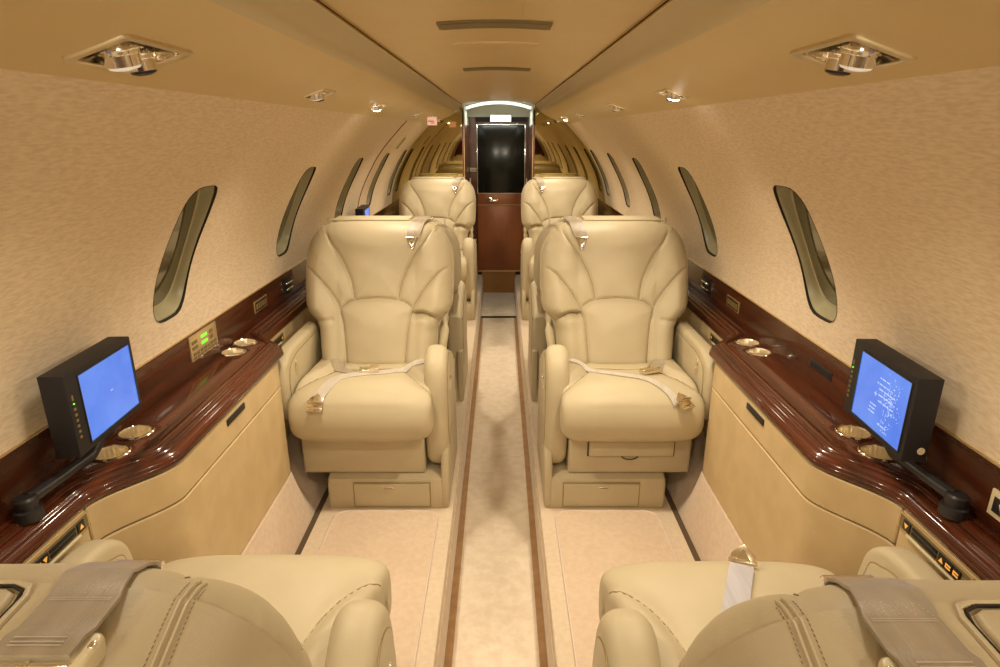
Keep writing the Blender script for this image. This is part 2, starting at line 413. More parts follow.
for side, sg in SIDES:
    for (y0, y1) in ((YB, 1.052), (1.91, 1.05+OFF2), (1.91+OFF2, YE)):
        b = MB(); facepanel(b, sg, y0, y1, .19, .598); trimn += 1
        struct(b.build('trim_%d' % trimn, M_leather if 0 else M_panel))
    for k in (0, 1):
        o = OFF2*k
        lab = ('tan leather side cabinet with angled top flap on the %s, between the %s facing seats' % (side, 'near' if k == 0 else 'far'))
        t = thing('side_cabinet', lab, 'cabinet', (sg*.72, 1.5+o, .19))
        inv = Matrix.Translation((-sg*.72, -1.5-o, -.19))
        def bl(b, nm, m, par=t):
            b.v = [tuple(inv @ Vector(v)) for v in b.v]; return b.build(nm, m, par)
        b = MB(); facepanel(b, sg, 1.056+o, 1.905+o, .512, .595); up = bl(b, 'flap_panel', M_panel)
        b = MB(); facepanel(b, sg, 1.056+o, 1.905+o, .19, .5085); bl(b, 'lower_panel', M_panel)
        b = MB(); b.box((sg*.7035, 1.53+o, .575), (.006, .115, .018), .002); 
        s_ = bl(b, 'pull_slot', M_blackm)
        b = MB()
        ys = [y for y in ysl if 1.056+o < y < 1.905+o]
        b.grid([[(sg*(edge(y)+.022), y, .19), (sg*(edge(y)+.022), y, .598), (sg*(edge(y)+.03), y, .598), (sg*(edge(y)+.03), y, .19)] for y in ys], closed=True, cap=True)
        bl(b, 'carcass', M_panelD)
    # sloping carpeted kick strip
    b = MB(); b.grid([[(sg*(edge(y)+.01), y, .188), (sg*(edge(y)-.001), y, .188), (sg*.652, y, -.004), (sg*.66, y, -.02), (sg*(edge(y)+.01), y, -.02)] for y in ysl], closed=True, cap=True)
    struct(b.build('baseboard_'+side+'_kick' if 0 else 'trim_%d' % (30 if sg < 0 else 31), M_carpetP))

# ------------------------------------------------------------ seats
OUT = [(.44,.222),(.50,.226),(.57,.232),(.595,.240),(.615,.258),(.635,.278),(.66,.286),(.72,.290),(.80,.290),(.84,.287),(.87,.281),(.895,.272),(.915,.260),(.935,.243),(.950,.222),(.960,.196),(.966,.165),(.968,.12)]
def ow(z): return lerp_tab(OUT, z)
def ybase(z): return .612-(.968-z)*.375
SEAMS = [smooth_pl([(-.215,.975),(-.200,.925),(-.142,.845),(-.098,.755),(-.085,.688)]),
         smooth_pl([(.215,.975),(.200,.925),(.142,.845),(.098,.755),(.085,.688)]),
         smooth_pl([(-.112,.44),(-.116,.52),(-.126,.60),(-.138,.650),(-.118,.672),(-.085,.686),(0,.694),(.085,.686),(.118,.672),(.138,.650),(.126,.60),(.116,.52),(.112,.44)]),
         smooth_pl([(-.300,.805),(-.262,.800),(-.225,.775),(-.180,.722),(-.148,.672),(-.138,.650)]),
         smooth_pl([(.300,.805),(.262,.800),(.225,.775),(.180,.722),(.148,.672),(.138,.650)]),
         ]
NOTCH = smooth_pl([(.150,.632),(.185,.636),(.225,.618),(.248,.580),(.256,.53)])
PADC = {}
def back_pad():
    if 'p' in PADC:
        m = MB(); m.v = list(PADC['p'].v); m.f = list(PADC['p'].f); m.m = list(PADC['p'].m); return m
    nu, nv = 150, 170
    outl = [(w, z) for z, w in OUT]; outl = outl + [(0, .968)]
    rows = []
    z0, z1 = .44, .968
    for j in range(nv+1):
        tz = j/nv
        z = z0+(z1-z0)*(1-(1-tz)**1.35) if 0 else z0+(z1-z0)*math.sin(tz*PI/2)**.92
        z = min(z, z1)
        row = []; w = ow(z)
        for i in range(nu+1):
            u = -1+2*i/nu; uu = math.sin(u*PI/2); uu = uu*.55+u*.45
            x = w*uu
            ed = pld(abs(x), z, outl)
            ed = min(ed, (z-z0)*1.6+.02)
            if j == nv or i in (0, nu): ed = 0
            r = .075+.022*sstep(.80,.93,z); k = min(ed/r, 1)
            d = .088*math.sqrt(max(0, 1-(1-k)**2.2))
            # centre dish and lumbar bulge
            d += .014*math.exp(-((z-.57)/.10)**2)*(1-min(1, abs(x)/.16)**2) if k > .2 else 0
            side = max(0, (abs(x)-.15)/.14); d += .022*math.sin(min(1, side)*PI*.75)*min(1, k*1.3)*(1 if z < .80 else max(0, 1-(z-.80)/.12))
            ds = min(pld(x, z, s) for s in SEAMS)
            d -= (.007*math.exp(-(ds/.0055)**2) + .013*math.exp(-(ds/.032)**1.2))*min(1, k*1.4)
            dn = pld(x, z, NOTCH); d -= .036*math.exp(-(dn/.012)**2)*min(1, k*1.5)
            if x < -.13 and z < .70:
                dn = pld(x, z, [(-.29,.60),(-.225,.612),(-.17,.618)]); d -= .007*math.exp(-(dn/.008)**2)
            # faint creases
            d += .0012*math.sin(x*38+z*21)*math.sin(z*47-x*13)
            row.append((x, ybase(z)-d, z))
        rows.append(row)
    PADC['p'] = MB().grid(rows)
    return back_pad()
def shell_outline(ins=0):
    pts = []
    zs = [.30,.36,.42,.50,.57,.60,.62,.64,.66,.72,.80,.84,.87,.895,.915,.935,.950,.960,.966]
    w = lambda z: (ow(z)+.0012-ins) if z > .44 else .215-ins
    R = [(w(z), z) for z in zs] + [(.170,.9675),(.12,.9688),(.06,.9688)]
    L = [(-x, z) for x, z in reversed(R)]
    return R+[(0,.9688)]+L
CUSH_SEAM = smooth_pl([(.236,.085),(.205,.11),(.160,.17),(.128,.25),(.125,.33),(.14,.40),(.15,.46)])
CUSH_CROSS = smooth_pl([(-.126,.275),(-.06,.262),(0,.258),(.06,.262),(.126,.275)])
def hw_cushion(near=False):
    # profile (y,z) from rear bottom round the nose to the rear top
    if 'c' in PADC:
        m = MB(); m.v = list(PADC['c'].v); m.f = list(PADC['c'].f); m.m = list(PADC['c'].m); return m
    P = smooth_pl([(.40,.315),(.20,.290),(.06,.284),(.016,.302),(-.006,.352),(-.002,.405),(.022,.445),(.075,.470),(.16,.477),(.27,.468),(.38,.458),(.47,.455)], 8)
    nu = 110; rows = []
    seamL = CUSH_SEAM
    _ = smooth_pl([(.245,.075),(.20,.105),(.150,.17),(.118,.26),(.125,.33),(.14,.40),(.15,.47)])
    cross = CUSH_CROSS
    _ = smooth_pl([(-.118,.275),(-.06,.262),(0,.258),(.06,.262),(.118,.275)])
    for y, z in P:
        ky, kz = min(max(y, .075), .47), .388
        row = []
        for i in range(nu+1):
            a = (-1+2*i/nu)*PI/2
            g = math.copysign(abs(math.sin(a))**(2/5.5), a); f = abs(math.cos(a))**(2/5.5)
            if i in (0, nu): f = 0
            x = .238*g*(1+.03*math.exp(-((y-.02)/.06)**2))
            yy = ky+(y-ky)*f; zz = kz+(z-kz)*f
            if z > .43:
                ds = min(pld(x, yy, seamL), pld(-x, yy, seamL))
                inside = abs(x) > lerp_tab([(q, p) for p, q in seamL], yy)
                zz -= (.006*math.exp(-(ds/.006)**2)+.003*math.exp(-(ds/.02)**2))*f
                if inside and yy > .10: zz += .018*min(1, ds/.03)*f
                dc = pld(x, yy, cross); zz -= .004*math.exp(-(dc/.008)**2)*f
                zz += .010*math.exp(-(x/.14)**2)*math.exp(-((yy-.10)/.09)**2)
                zz += .0010*math.sin(x*41+yy*17)*math.sin(yy*37-x*11)
            row.append((x, yy, zz))
        rows.append(row)
    PADC['c'] = MB().grid(rows)
    return hw_cushion()
ARM = [(.10,.20)]
def arm_outline(yf, zt, zb, yr, nose=.16, drop=0):
    k = min(1, (zt-zb)/.44)
    if drop: pts = [(yr, zb), (yr, zt-drop)]
    else: pts = [(yr, zb), (yr, zt-.03), (yr-.03, zt)]
    # top to rounded nose
    top = smooth_pl(([(yr-.03, zt-drop), (yf+nose+.09, zt-drop*.40), (yf+nose, zt-.002)] if drop else [(yr-.1, zt), (yf+nose+.06, zt), (yf+nose, zt-.001)]) + [ (yf+nose*.55, zt-.012), (yf+nose*.2, zt-.055*k), (yf+.006, zt-.12*k), (yf, zt-.19*k), (yf+.004, zb+.12*k), (yf+.02, zb+.045*k), (yf+.055, zb+.01), (yf+.09, zb)], 5)
    return pts+top
SEATS = {}
def lying_ribbon(bvh, pts, w, lift=.0035, th=.0028):
    pl = smooth_pl(pts, 8); rows = []
    for i, p in enumerate(pl):
        a = Vector(pl[max(0, i-1)][:2]); b = Vector(pl[min(len(pl)-1, i+1)][:2]); t = (b-a).normalized(); nrm = Vector((-t.y, t.x))
        zz = []
        qs = []
        for k in (-.5, 0, .5):
            q = Vector(p[:2])+nrm*w*k; h = bvh.ray_cast(Vector((q.x, q.y, 1.2)), Vector((0,0,-1)))
            qs.append(q); zz.append(h[0].z if h[0] else None)
        zz = [v for v in zz if v is not None] or [.47]
        zc = max(zz)
        sl = [(qs[k], (zz[k] if len(zz) == 3 else zc)*.4+zc*.6+lift+p[2]) for k in range(3)]
        rows.append([(sl[0][0].x, sl[0][0].y, sl[0][1]), (sl[1][0].x, sl[1][0].y, sl[1][1]+.0006), (sl[2][0].x, sl[2][0].y, sl[2][1]),
                     (sl[2][0].x, sl[2][0].y, sl[2][1]-th), (sl[1][0].x, sl[1][0].y, sl[1][1]-th), (sl[0][0].x, sl[0][0].y, sl[0][1]-th)])
    return MB().grid(rows, closed=True, cap=True)
def buckle_mb(x, y, z, ang, tilt, kind, c=None):
    R = Matrix.Rotation(ang, 3, 'Z') @ Matrix.Rotation(tilt, 3, 'X')
    T = lambda v: tuple(Vector((x,y,z)) + R @ Vector(v))
    b = MB()
    if kind == 'frame':     # pointed metal tongue plate with a bar
        out = [(-.024,-.020),(.024,-.020),(.024,.014),(0,.034),(-.024,.014)]
        b.prism(out, 0, .004, lambda p,q,a: T((p,q,a)), .0012, 2)
        b.prism([(-.027,-.004),(.027,-.004),(.027,.004),(-.027,.004)], .003, .012, lambda p,q,a: T((p,q,a)), .0015, 2)
        b.prism([(-.026,-.032),(.026,-.032),(.026,-.018),(-.026,-.018)], 0, .007, lambda p,q,a: T((p,q,a)), .002, 2)
        b.mi = 1
        for dx in (-.012, .012): b.prism([(dx-.006,-.028),(dx+.006,-.028),(dx+.006,-.022),(dx-.006,-.022)], .0068, .0076, lambda p,q,a: T((p,q,a)))
        b.prism([(-.014,.004),(.014,.004),(0,.024)], .004, .0046, lambda p,q,a: T((p,q,a)))
    else:                   # lift-lever buckle
        b.prism([(-.034,-.018),(.034,-.018),(.034,.018),(-.034,.018)], 0, .014, lambda p,q,a: T((p,q,a)), .004, 3)
        b.prism([(.004,-.019),(.036,-.019),(.036,.019),(.004,.019)], .013, .018, lambda p,q,a: T((p,q,a)), .002, 2)
        b.mi = 1
        b.prism([(-.028,-.011),(-.004,-.011),(-.004,.011),(-.028,.011)], .0138, .0148, lambda p,q,a: T((p,q,a)))
    return b
def make_seat(inb, label, loc, rotz, group, belts=None, drawer=False, near=False):
    fx = inb < 0
    t = thing('aircraft_seat', label, 'seat', loc, rotz, group)
    def P(b, nm, m, par=t, sm=35): return b.build(nm, m, par, smooth=sm, flipx=fx)
    cu = hw_cushion()
    if near: cu.v = [(x, y*1.3-.141, z) for x, y, z in cu.v]
    cuo = P(cu, 'seat_cushion', M_leather, sm=70)
    bvc = BVHTree.FromPolygons([Vector(v) for v in cu.v], cu.f)
    yy_ = (lambda y: y*1.3-.141) if near else (lambda y: y)
    for s_ in (CUSH_SEAM, [(-x, y) for x, y in CUSH_SEAM], CUSH_CROSS):
        sp = []
        for x, y in s_:
            h = bvc.ray_cast(Vector((x, yy_(y), 1.2)), Vector((0,0,-1)))
            if h[0] and y < .45: sp.append((x, yy_(y), h[0].z+.0004))
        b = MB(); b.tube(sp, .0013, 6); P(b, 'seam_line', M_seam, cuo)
    bp = back_pad(); bpo = P(bp, 'backrest', M_leather, sm=70)
    bvp = BVHTree.FromPolygons([Vector(v) for v in bp.v], bp.f)
    for s_ in SEAMS+[NOTCH]:
        sp = []
        for x, z in [q for a, b_ in zip(s_, s_[1:]) for q in ((a[0],a[1]), ((a[0]+b_[0])/2,(a[1]+b_[1])/2))]:
            if not (.445 < z < .938) or abs(x) > ow(z)-.012: continue
            h = bvp.ray_cast(Vector((x, -.5, z)), Vector((0,1,0)))
            if h[0]: sp.append((x, h[0].y-.0002, z))
        if len(sp) > 3:
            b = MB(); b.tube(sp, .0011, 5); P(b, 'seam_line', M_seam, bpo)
    sh = MB(); so = shell_outline()
    sh.prism(so, 0, 1, lambda p,q,a: (p, ybase(q)-.012+.150*a, q))
    sh = MB()
    n_ = len(so)
    rows = []
    for off, ins in ((-.016,0),(.0,0),(.03,.0006),(.06,.0015),(.095,.003),(.120,.0045),(.134,.009),(.144,.018),(.150,.034)):
        r = []
        for p, q in so:
            r.append((p*(1-ins/.27), ybase(q)+off+ (0), q-(q-.30)*0-ins*max(0, (q-.60)/.37)))
        rows.append(r)
    sh.grid(rows, closed=True, cap=True)
    sho = P(sh, 'back_shell', M_leather, sm=50)
    bvt = BVHTree.FromPolygons([Vector(v) for v in sh.v+bp.v], list(sh.f)+[tuple(i+len(sh.v) for i in f) for f in bp.f])
    def top(x, y):
        h = bvt.ray_cast(Vector((x, y, 1.3)), Vector((0,0,-1))); return h[0].z if h[0] else .96
    # double piping and stitches over the shoulder
    PX = lambda y: .222+.12*max(0, y-.56)
    for sx in (-1, 1):
        b = MB()
        for dx in (-.0023, .0023):
            b.tube([(sx*(PX(y)+dx), y, top(sx*(PX(y)+dx), y)+.0003) for y in [.556+.185*i/24 for i in range(25)]], .0017, 6)
        P(b, 'piping', M_leather, sho)
        for DX in (-.0062, .0062):
            b = MB()
            for i in range(34):
                y = .565+.0048*i
                for dx in (DX,):
                    x = sx*(PX(y)+dx); z = top(x, y); z2 = top(x, y+.003)
                    b.add([(x-.0004,y,z+.0005),(x+.0004,y,z+.0005),(x+.0004,y+.0028,z2+.0005),(x-.0004,y+.0028,z2+.0005)], [(0,1,2,3)])
            P(b, 'stitching', M_stitch, sho)
    # head lid on top of the shell (long recess lid)
    lid = MB(); o = [(-.19,.606),(.102,.606),(.111,.611),(.1135,.622),(.116,.715),(-.19,.715)]
    lid.prism(o, .958, .9732, lambda p,q,a: (p, q, a), .004, 3); lo = P(lid, 'headrest_lid', M_leatherB if 0 else M_leather, sho)
    ed = MB(); ed.tube([(-.198,.598,.9698),(.104,.598,.9698),(.116,.602,.9696),(.1205,.613,.9694),(.122,.66,.9685),(.1235,.725,.9675)], .0028, 8); P(ed, 'lid_seam', M_leather, lo)
    ed = MB(); ed.tube([(-.192,.602,.9704),(.103,.602,.9704),(.1135,.607,.9700),(.117,.62,.9694),(.1185,.715,.9675)], .0014, 6); P(ed, 'lid_gap', M_gap, lo)
    # shoulder belt: anchor plate, strap over the top, pointed fitting
    an = MB(); o = []
    for cx, cy, a0 in ((.203-.008,.671,0),(.131+.008,.671,90),(.131+.008,.656,180),(.203-.008,.656,270)):
        for k in range(5): a = math.radians(a0+22.5*k); o.append((cx+.008*math.cos(a), cy+.010*math.sin(a)))
    an.prism(o, .955, .9700, lambda p,q,a: (p,q,a), .003, 3); ano = P(an, 'anchor_plate', M_ivory, sho)
    ap = MB(); ap.box((.167,.676,.9702), (.056,.003,.002), .0006); ap.box((.167,.6765,.971), (.0025,.005,.002)); ap.box((.2,.66,.9705), (.004,.006,.004), .001); P(ap, 'anchor_slot', M_chrome, ano)
    st = MB(); rows = []
    path = [.672,.664,.655,.645,.635,.625,.615,.605,.595,.585,.575]
    hz = []
    for y in path:
        z = max(top(.139, y), top(.166, y), top(.192, y)); hz.append(z)
    pts = [(y, z+.0045+(.0035 if y > .65 else 0)) for y, z in zip(path, hz)]
    # run down the front
    def front(x, z):
        h = bvt.ray_cast(Vector((x, -.5, z)), Vector((0,1,0))); return h[0].y if h[0] else .55
    for z in (.958,.948,.936,.922,.910):
        pts.append((front(.14, z)-.0045, z))
    for i, (y, z) in enumerate(pts):
        xc = .166-.030*max(0, (i-6)/(len(pts)-7)); w = .027 if i < len(pts)-3 else .027-.003*(i-len(pts)+3)
        a, b2 = (pts[max(0,i-1)], pts[min(len(pts)-1,i+1)]); ty, tz = b2[0]-a[0], b2[1]-a[1]; l = math.hypot(ty, tz) or 1; ny, nz_ = tz/l, -ty/l
        if nz_ < 0 and y > .56: ny, nz_ = -ny, -nz_
        rows.append([(xc-w, y, z),(xc, y, z+.0004),(xc+w, y, z),(xc+w, y+ny*-.0028, z-nz_*.0028 if nz_ else z-.0028),(xc-w, y+ny*-.0028, z-nz_*.0028)])
    st.grid(rows, closed=True, cap=True); sto = P(st, 'shoulder_belt', M_belt, sho, 60)
    sm_ = MB()
    for i in range(26):
        x = .147+.0014*i
        for yy in (.664, .661, .657): 
            z = lerp_tab(sorted([(p[0], p[1]) for p in pts if p[0] > .56]), yy)+.0008
            sm_.add([(x,yy,z),(x+.001,yy,z),(x+.001,yy+.0012,z),(x,yy+.0012,z)], [(0,1,2,3)])
    P(sm_, 'box_stitching', M_beltL, sto); sm_ = MB()
    for i in range(40):
        f = i/39; 
        for k in range(3):
            x = .143+.045*f; yy = (.598+.016*abs((f*8) % 2-1)) if k == 0 else (.617 if k == 1 else .619)
            z = lerp_tab(sorted([(p[0], p[1]) for p in pts if p[0] > .56]), yy)+.0008
            sm_.add([(x,yy,z),(x+.0008,yy,z),(x+.0008,yy+.0008,z),(x,yy+.0008,z)], [(0,1,2,3)])
    P(sm_, 'stitching', M_stitch if 0 else M_beltL, sto)
    # metal pointed fitting
    ft = MB(); yb_, zb_ = pts[-1]
    fr = lambda p, q, a: (.136+p, front(.136, max(.86, min(.93, zb_+q)))-.006-a, zb_+q)
    ft.prism([(-.022,.006),(-.012,.006),(0,-.014),(.012,.006),(.022,.006),(.006,-.034),(0,-.038),(-.006,-.034)], 0, .006, fr, .0015, 2)
    ft.prism([(-.023,.003),(.023,.003),(.023,.008),(-.023,.008)], 0, .007, fr, .002, 2)
    P(ft, 'belt_fitting', M_chrome, sto)
    # inboard armrest
    o = arm_outline(.095, .582, .128, .50, .12, .12)
    b = MB(); b.prism(o, .208, .290, lambda p,q,a: (a,p,q), .034, 6); ia = P(b, 'armrest', M_leather, sm=60)
    ia['label'] = 'tall rounded armrest on the aisle side'
    o = arm_outline(.130, .545, .19, .46, .10, .10)
    b = MB(); b.prism(o, .2875, .2925, lambda p,q,a: (a,p,q), .002, 2); P(b, 'side_panel', M_leather, ia, 60)
    b = MB(); b.tube([(.2905, p, q) for p, q in o+o[:1]], .0016, 6); P(b, 'panel_seam', M_shade, ia)
    b = MB(); b.box((.294,.195,.445), (.006,.014,.052), .002); b.box((.297,.195,.455), (.006,.010,.022), .002); P(b, 'armrest_latch', M_chrome, ia)
    # outboard armrest
    o = arm_outline(.05, .590, .33, .50, .12) if not near else arm_outline(-.045, .588, .24, .50, .10)
    b = MB(); b.prism(o, -.296 if not near else -.302, -.244, lambda p,q,a: (a,p,q), .016, 4); oa = P(b, 'armrest', M_leather, sm=60)
    o = arm_outline(.085, .562, .36, .46, .10) if not near else arm_outline(-.015, .560, .36, .44, .08)
    b = MB(); b.prism(o, -.2455, -.2415, lambda p,q,a: (a,p,q), .0018, 2); P(b, 'side_panel', M_leather, oa, 60)
    b = MB(); b.tube([(-.2428, p, q) for p, q in o+o[:1]], .0014, 6); P(b, 'panel_seam', M_shade, oa)
    b = MB(); b.box((-.240,.155,.520), (.006,.014,.050), .003); b.box((-.237,.150,.532), (.006,.010,.014), .002); b.box((-.237,.158,.510), (.006,.010,.014), .002)
    P(b, 'armrest_latch', M_bezel, oa)
    # ruched belt slot piece behind the inboard wing
    b = MB()
    b.tube([(.255,.50,.63),(.258,.47,.60),(.256,.455,.56),(.25,.445,.51),(.245,.44,.46)], [.012,.016,.018,.017,.016], 10); P(b, 'wing_gusset', M_leather, sm=60)
    # skirt, plinth
    b = MB(); b.prism([(-.232,.128),(.205,.128),(.205,.325),(-.235,.325)], .095, .47, lambda p,q,a: (p,a,q), .012, 3); sk = P(b, 'skirt', M_leather)
    if drawer:
        b = MB(); b.prism([(-.165,.205),(.135,.205),(.135,.262),(-.165,.262)], .080, .10, lambda p,q,a: (p,a,q), .004, 2); d = P(b, 'drawer', M_leather, sk)
        b = MB(); b.box((-.015,.0935,.2335), (.310,.006,.066)); P(b, 'drawer_gap', M_panelD, d)
        b = MB(); b.tube([(.03*math.cos(a)-.012, .090, .204-.016*math.sin(a)) for a in [PI*i/10 for i in range(11)]], .002, 6); P(b, 'drawer_pull', M_blackm, d)
    b = MB()
    def plf(p, q, a): return (a, p, q)
    pr = [(.070,.0),(.066,.012),(.066,.095),(.074,.118),(.095,.127),(.50,.127),(.52,.0)]
    b.prism(pr, -.145, .272, plf, .012, 3); pl = P(b, 'plinth', M_leather)
    b = MB(); pr = [(.075,.0),(.066,.02),(.068,.11),(.10,.20),(.155,.262),(.22,.282),(.52,.282),(.52,0)]
    b.prism(pr, .262, .291, plf, .010, 3); P(b, 'side_fairing', M_leather, pl)
    b = MB(); b.prism([(-.048,.014),(.222,.014),(.222,.104),(-.048,.104)], .0605, .068, lambda p,q,a: (p,a,q), .003, 2); dp = P(b, 'plinth_door', M_leather, pl)
    b = MB(); b.box((.087,.0668,.059), (.278,.004,.098), .001); P(b, 'door_gap', M_shade, dp)
    b = MB(); b.box((.078,.060,.089), (.036,.004,.009), .002); b.tube([(.062,.057,.089),(.094,.057,.089)], .0022, 8); P(b, 'door_latch', M_brass, dp)
    # lap belts
    if belts:
        for bt in belts:
            rb = lying_ribbon(bvc, bt['pts'], bt.get('w', .042)); ro = P(rb, 'lap_belt', bt.get('m', M_belt), sm=60)
            if 'buckle' in bt:
                x, y, ang, tilt, kind = bt['buckle'][:5]
                h = bvc.ray_cast(Vector((x, y, 1.2)), Vector((0,0,-1))); z = (h[0].z if h[0] else .44)+.006
                if len(bt['buckle']) > 5: z = bt['buckle'][5]
                bb = buckle_mb(x, y, z, ang, tilt, kind); P(bb, 'buckle', [M_brass, M_shade], ro)
    return t
G = 'cream leather club seats'
SX = .463
# middle row, facing the camera
left_mid = make_seat(1, 'left seat facing the camera, plain skirt under the cushion, lap belt laid over it', (-SX, 1.88, 0), 0, G,
    belts=[dict(pts=[(-.16,.40,0),(-.135,.30,0),(-.10,.235,.0),(-.05,.20,0),(-.015,.19,0)], m=M_belt, buckle=(.005,.195,.15,0,'lever')),
           dict(pts=[(.20,.34,0),(.15,.27,0),(.06,.20,0),(-.03,.17,0),(-.09,.13,0),(-.12,.06,0),(-.135,.025,0)], m=M_beltL, buckle=(-.135,.004,-.1,.75,'frame',.447))])
right_mid = make_seat(-1, 'right seat facing the camera, with a small pull-out drawer under its cushion', (SX, 1.88, 0), 0, G, drawer=True,
    belts=[dict(pts=[(-.16,.40,0),(-.15,.33,0),(-.135,.27,0),(-.11,.215,0)], m=M_belt, buckle=(-.085,.190,2.7,0,'lever')),
           dict(pts=[(.195,.36,0),(.165,.30,0),(.10,.22,0),(.03,.165,.001),(-.05,.125,.001),(-.11,.06,0),(-.14,.01,0)], m=M_beltL, w=.03, buckle=(-.155,-.000,-.5,.6,'frame',.456))])
near_left = make_seat(-1, 'nearest left seat seen from behind, shoulder belt folded over its shell', (-SX, .993, 0), PI, G, near=True)
near_right = make_seat(1, 'nearest right seat seen from behind, silver lap belt standing up on its cushion', (SX, .972, 0), PI, G, near=True,
    belts=[dict(pts=[(.13,.34,0),(.10,.24,0),(.062,.14,.001),(.012,.03,.002),(-.028,-.055,.006)], m=M_beltS, w=.045, buckle=(-.036,-.072,PI-.35,.95,'frame',.480))])
def recopy(src, label, x, y, rz, zs=1):
    c = copy_tree(src); c.location = (x, y, 0); c.rotation_euler = (0,0,rz); c['label'] = label; c.scale = (1,1,zs)
    return c
recopy(near_left, 'cream leather seat hidden back to back behind the middle left seat', -SX, 3.41, PI, .955)
recopy(near_right, 'cream leather seat hidden back to back behind the middle right seat', SX, 3.41, PI, .955)
recopy(left_mid, 'farthest cream leather seat on the left, beside the mirrored bulkhead', -SX, 4.25, 0)
recopy(right_mid, 'farthest cream leather seat on the right, beside the mirrored bulkhead', SX, 4.25, 0)
# end panel beyond the far left seat
b = MB(); b.prism(arm_outline(0, .45, .11, .16, .05), -.024, .024, lambda p,q,a: (a,p,q), .018, 4)
t = thing('end_panel', 'narrow rounded cream leather end panel beyond the far left seat by the door', 'panel', (-.205, 5.08, 0))
b.build('panel', M_leather, t, 60)
b = MB(); b.box((.026,.03,.25), (.004,.012,.03), .001); b.build('latch', M_chrome, t)
b = MB(); b.box((0,.08,.055), (.035,.14,.112), .006); b.build('foot', M_leather, t)

# ------------------------------------------------------------ reading lights
SOFP = [(x, z+H) for x, z in SOF]
def sof(x):
    return lerp_tab(SOFP, x)
def make_fitting():
    t = thing('reading_light', 'x', 'light', (0,0,0), 0, 'reading light and air nozzle fittings')
    par = [(-.040,-.078),(.040,-.088),(.044,.066),(-.038,.086)]
    def rnd(P, r=.012):
        out = []
        n = len(P)
        for i in range(n):
            a, b_, c_ = Vector(P[i-1]), Vector(P[i]), Vector(P[(i+1)%n])
            p0 = b_+(a-b_).normalized()*r; p1 = b_+(c_-b_).normalized()*r
            for k in range(5):
                s_ = k/4; out.append(tuple(p0*(1-s_)**2+b_*2*s_*(1-s_)+p1*s_*s_))
        return out
    o = rnd([(-.040,-.080),(.042,-.090),(.046,.069),(-.039,.088)]); o2 = rnd([(-.032,-.068),(.034,-.072),(.036,.056),(-.031,.060)], .010)
    b = MB(); b.grid([[(p,q,z) for p, q in oo] for oo, z in ((o,.004),(o,-.001),([(p*.985,q*.985) for p, q in o],-.0025),([(p*1.04,q*1.04) for p, q in o2],-.0030),(o2,-.0018),(o2,.004))], closed=True); bz = b.build('bezel', M_bezel, t)
    b = MB(); rw = [[(p*k,q*k,z) for p, q in o2] for k, z in ((1.001,-.0018),(.99,.012),(.95,.022),(.85,.027))]
    b.grid(rw, closed=True); b.add(rw[-1], [tuple(range(len(rw[-1])))]); b.build('dish', M_brass, bz)
    def barrel(x, y, ax, ay, r, h, nm, lens):
        T = Matrix.Translation((x, y, .024)) @ Matrix.Rotation(ay, 4, 'Y') @ Matrix.Rotation(ax, 4, 'X')
        b = MB(); b.lathe([(r*.85,0),(r*1.05,-.010),(r*1.08,-.016),(r*.98,-.018),(r*.96,-h*.6),(r*.88,-h*.64),(r*.84,-h),(r*.74,-h-.001),(r*.70,-h+.004)], 36, T); o_ = b.build(nm, M_chrome, t)
        b = MB(); b.lathe([(r*.80,-h+.000),(r*.72,-h-.0035),(r*.4,-h-.006),(.0005,-h-.0065)], 28, T); b.build(lens[0], lens[1], o_)
    barrel(.002,-.024, math.radians(16), math.radians(-16), .025, .036, 'light_barrel', ('lens', M_lens))
    barrel(.006,.026, math.radians(10), math.radians(-13), .021, .036, 'air_nozzle', ('nozzle_vane', M_black))
    b = MB(); b.box((-.010,.0,.012), (.008,.006,.014), .001); b.build('switch', M_chrome, bz)
    return t
FY = [.85,1.69,2.50,3.62,4.42,4.98]
proto = make_fitting()
slope = math.atan2(lerp_tab(SOF, .412)-lerp_tab(SOF, .486), .074)
first = True
LITS = {(1,1.69),(-1,2.50),(1,4.42),(-1,4.42)}
ordn = {-1:['large diamond chrome reading light nearest the camera on the left soffit','second chrome reading light from the camera on the left soffit','third reading light on the left soffit, lamp shining','fourth reading light on the left soffit, small and unlit','fifth reading light on the left soffit, lamp shining','farthest reading light on the left soffit beside the door bulkhead'],
        1:['large diamond chrome reading light nearest the camera on the right soffit','second reading light on the right soffit, lamp shining brightly','third reading light on the right soffit, unlit chrome','fourth reading light on the right soffit, small and unlit','fifth reading light on the right soffit, lamp shining','farthest reading light on the right soffit beside the door bulkhead']}
lens_lit = None
for sg in (-1, 1):
    for i, fy in enumerate(FY):
        x = .447
        if first: o = proto; first = False
        else: o = copy_tree(proto)
        z = sof(x)
        o.location = (sg*x, fy, (sof(.412)+sof(.486))/2-.001)
        # local +x points outboard on the right; mirrored by rotating the left ones half a turn
        if sg > 0: o.rotation_euler = (0, slope, 0); o.scale = (1, 1, 1)
        else: o.rotation_euler = (0, -slope, 0); o.scale = (-1, 1, 1)
        o.scale = (o.scale[0]*FIT[i][1], FIT[i][2], FIT[i][1])
        o['label'] = ordn[sg][i]
        lit = (sg, fy) in LITS
        if lit:
            for ch in o.children:
                if ch.name.startswith('light_barrel'):
                    for g in ch.children:
                        g.data = g.data.copy(); g.data.materials[0] = M_lamp
def spot(x, y, z, e, size=2.6, tx=0, ty=0, col=(1,.87,.66), r=.04, blend=1):
    l = bpy.data.lights.new('reading_and_fill_spot', 'SPOT'); l.energy = e; l.spot_size = size; l.spot_blend = blend; l.color = col; l.shadow_soft_size = r
    o = bpy.data.objects.new('reading_and_fill_spot', l); C.objects.link(o); o.location = (x, y, z)
    d = Vector((tx, ty, -1)); o.rotation_euler = d.to_track_quat('-Z', 'Y').to_euler()
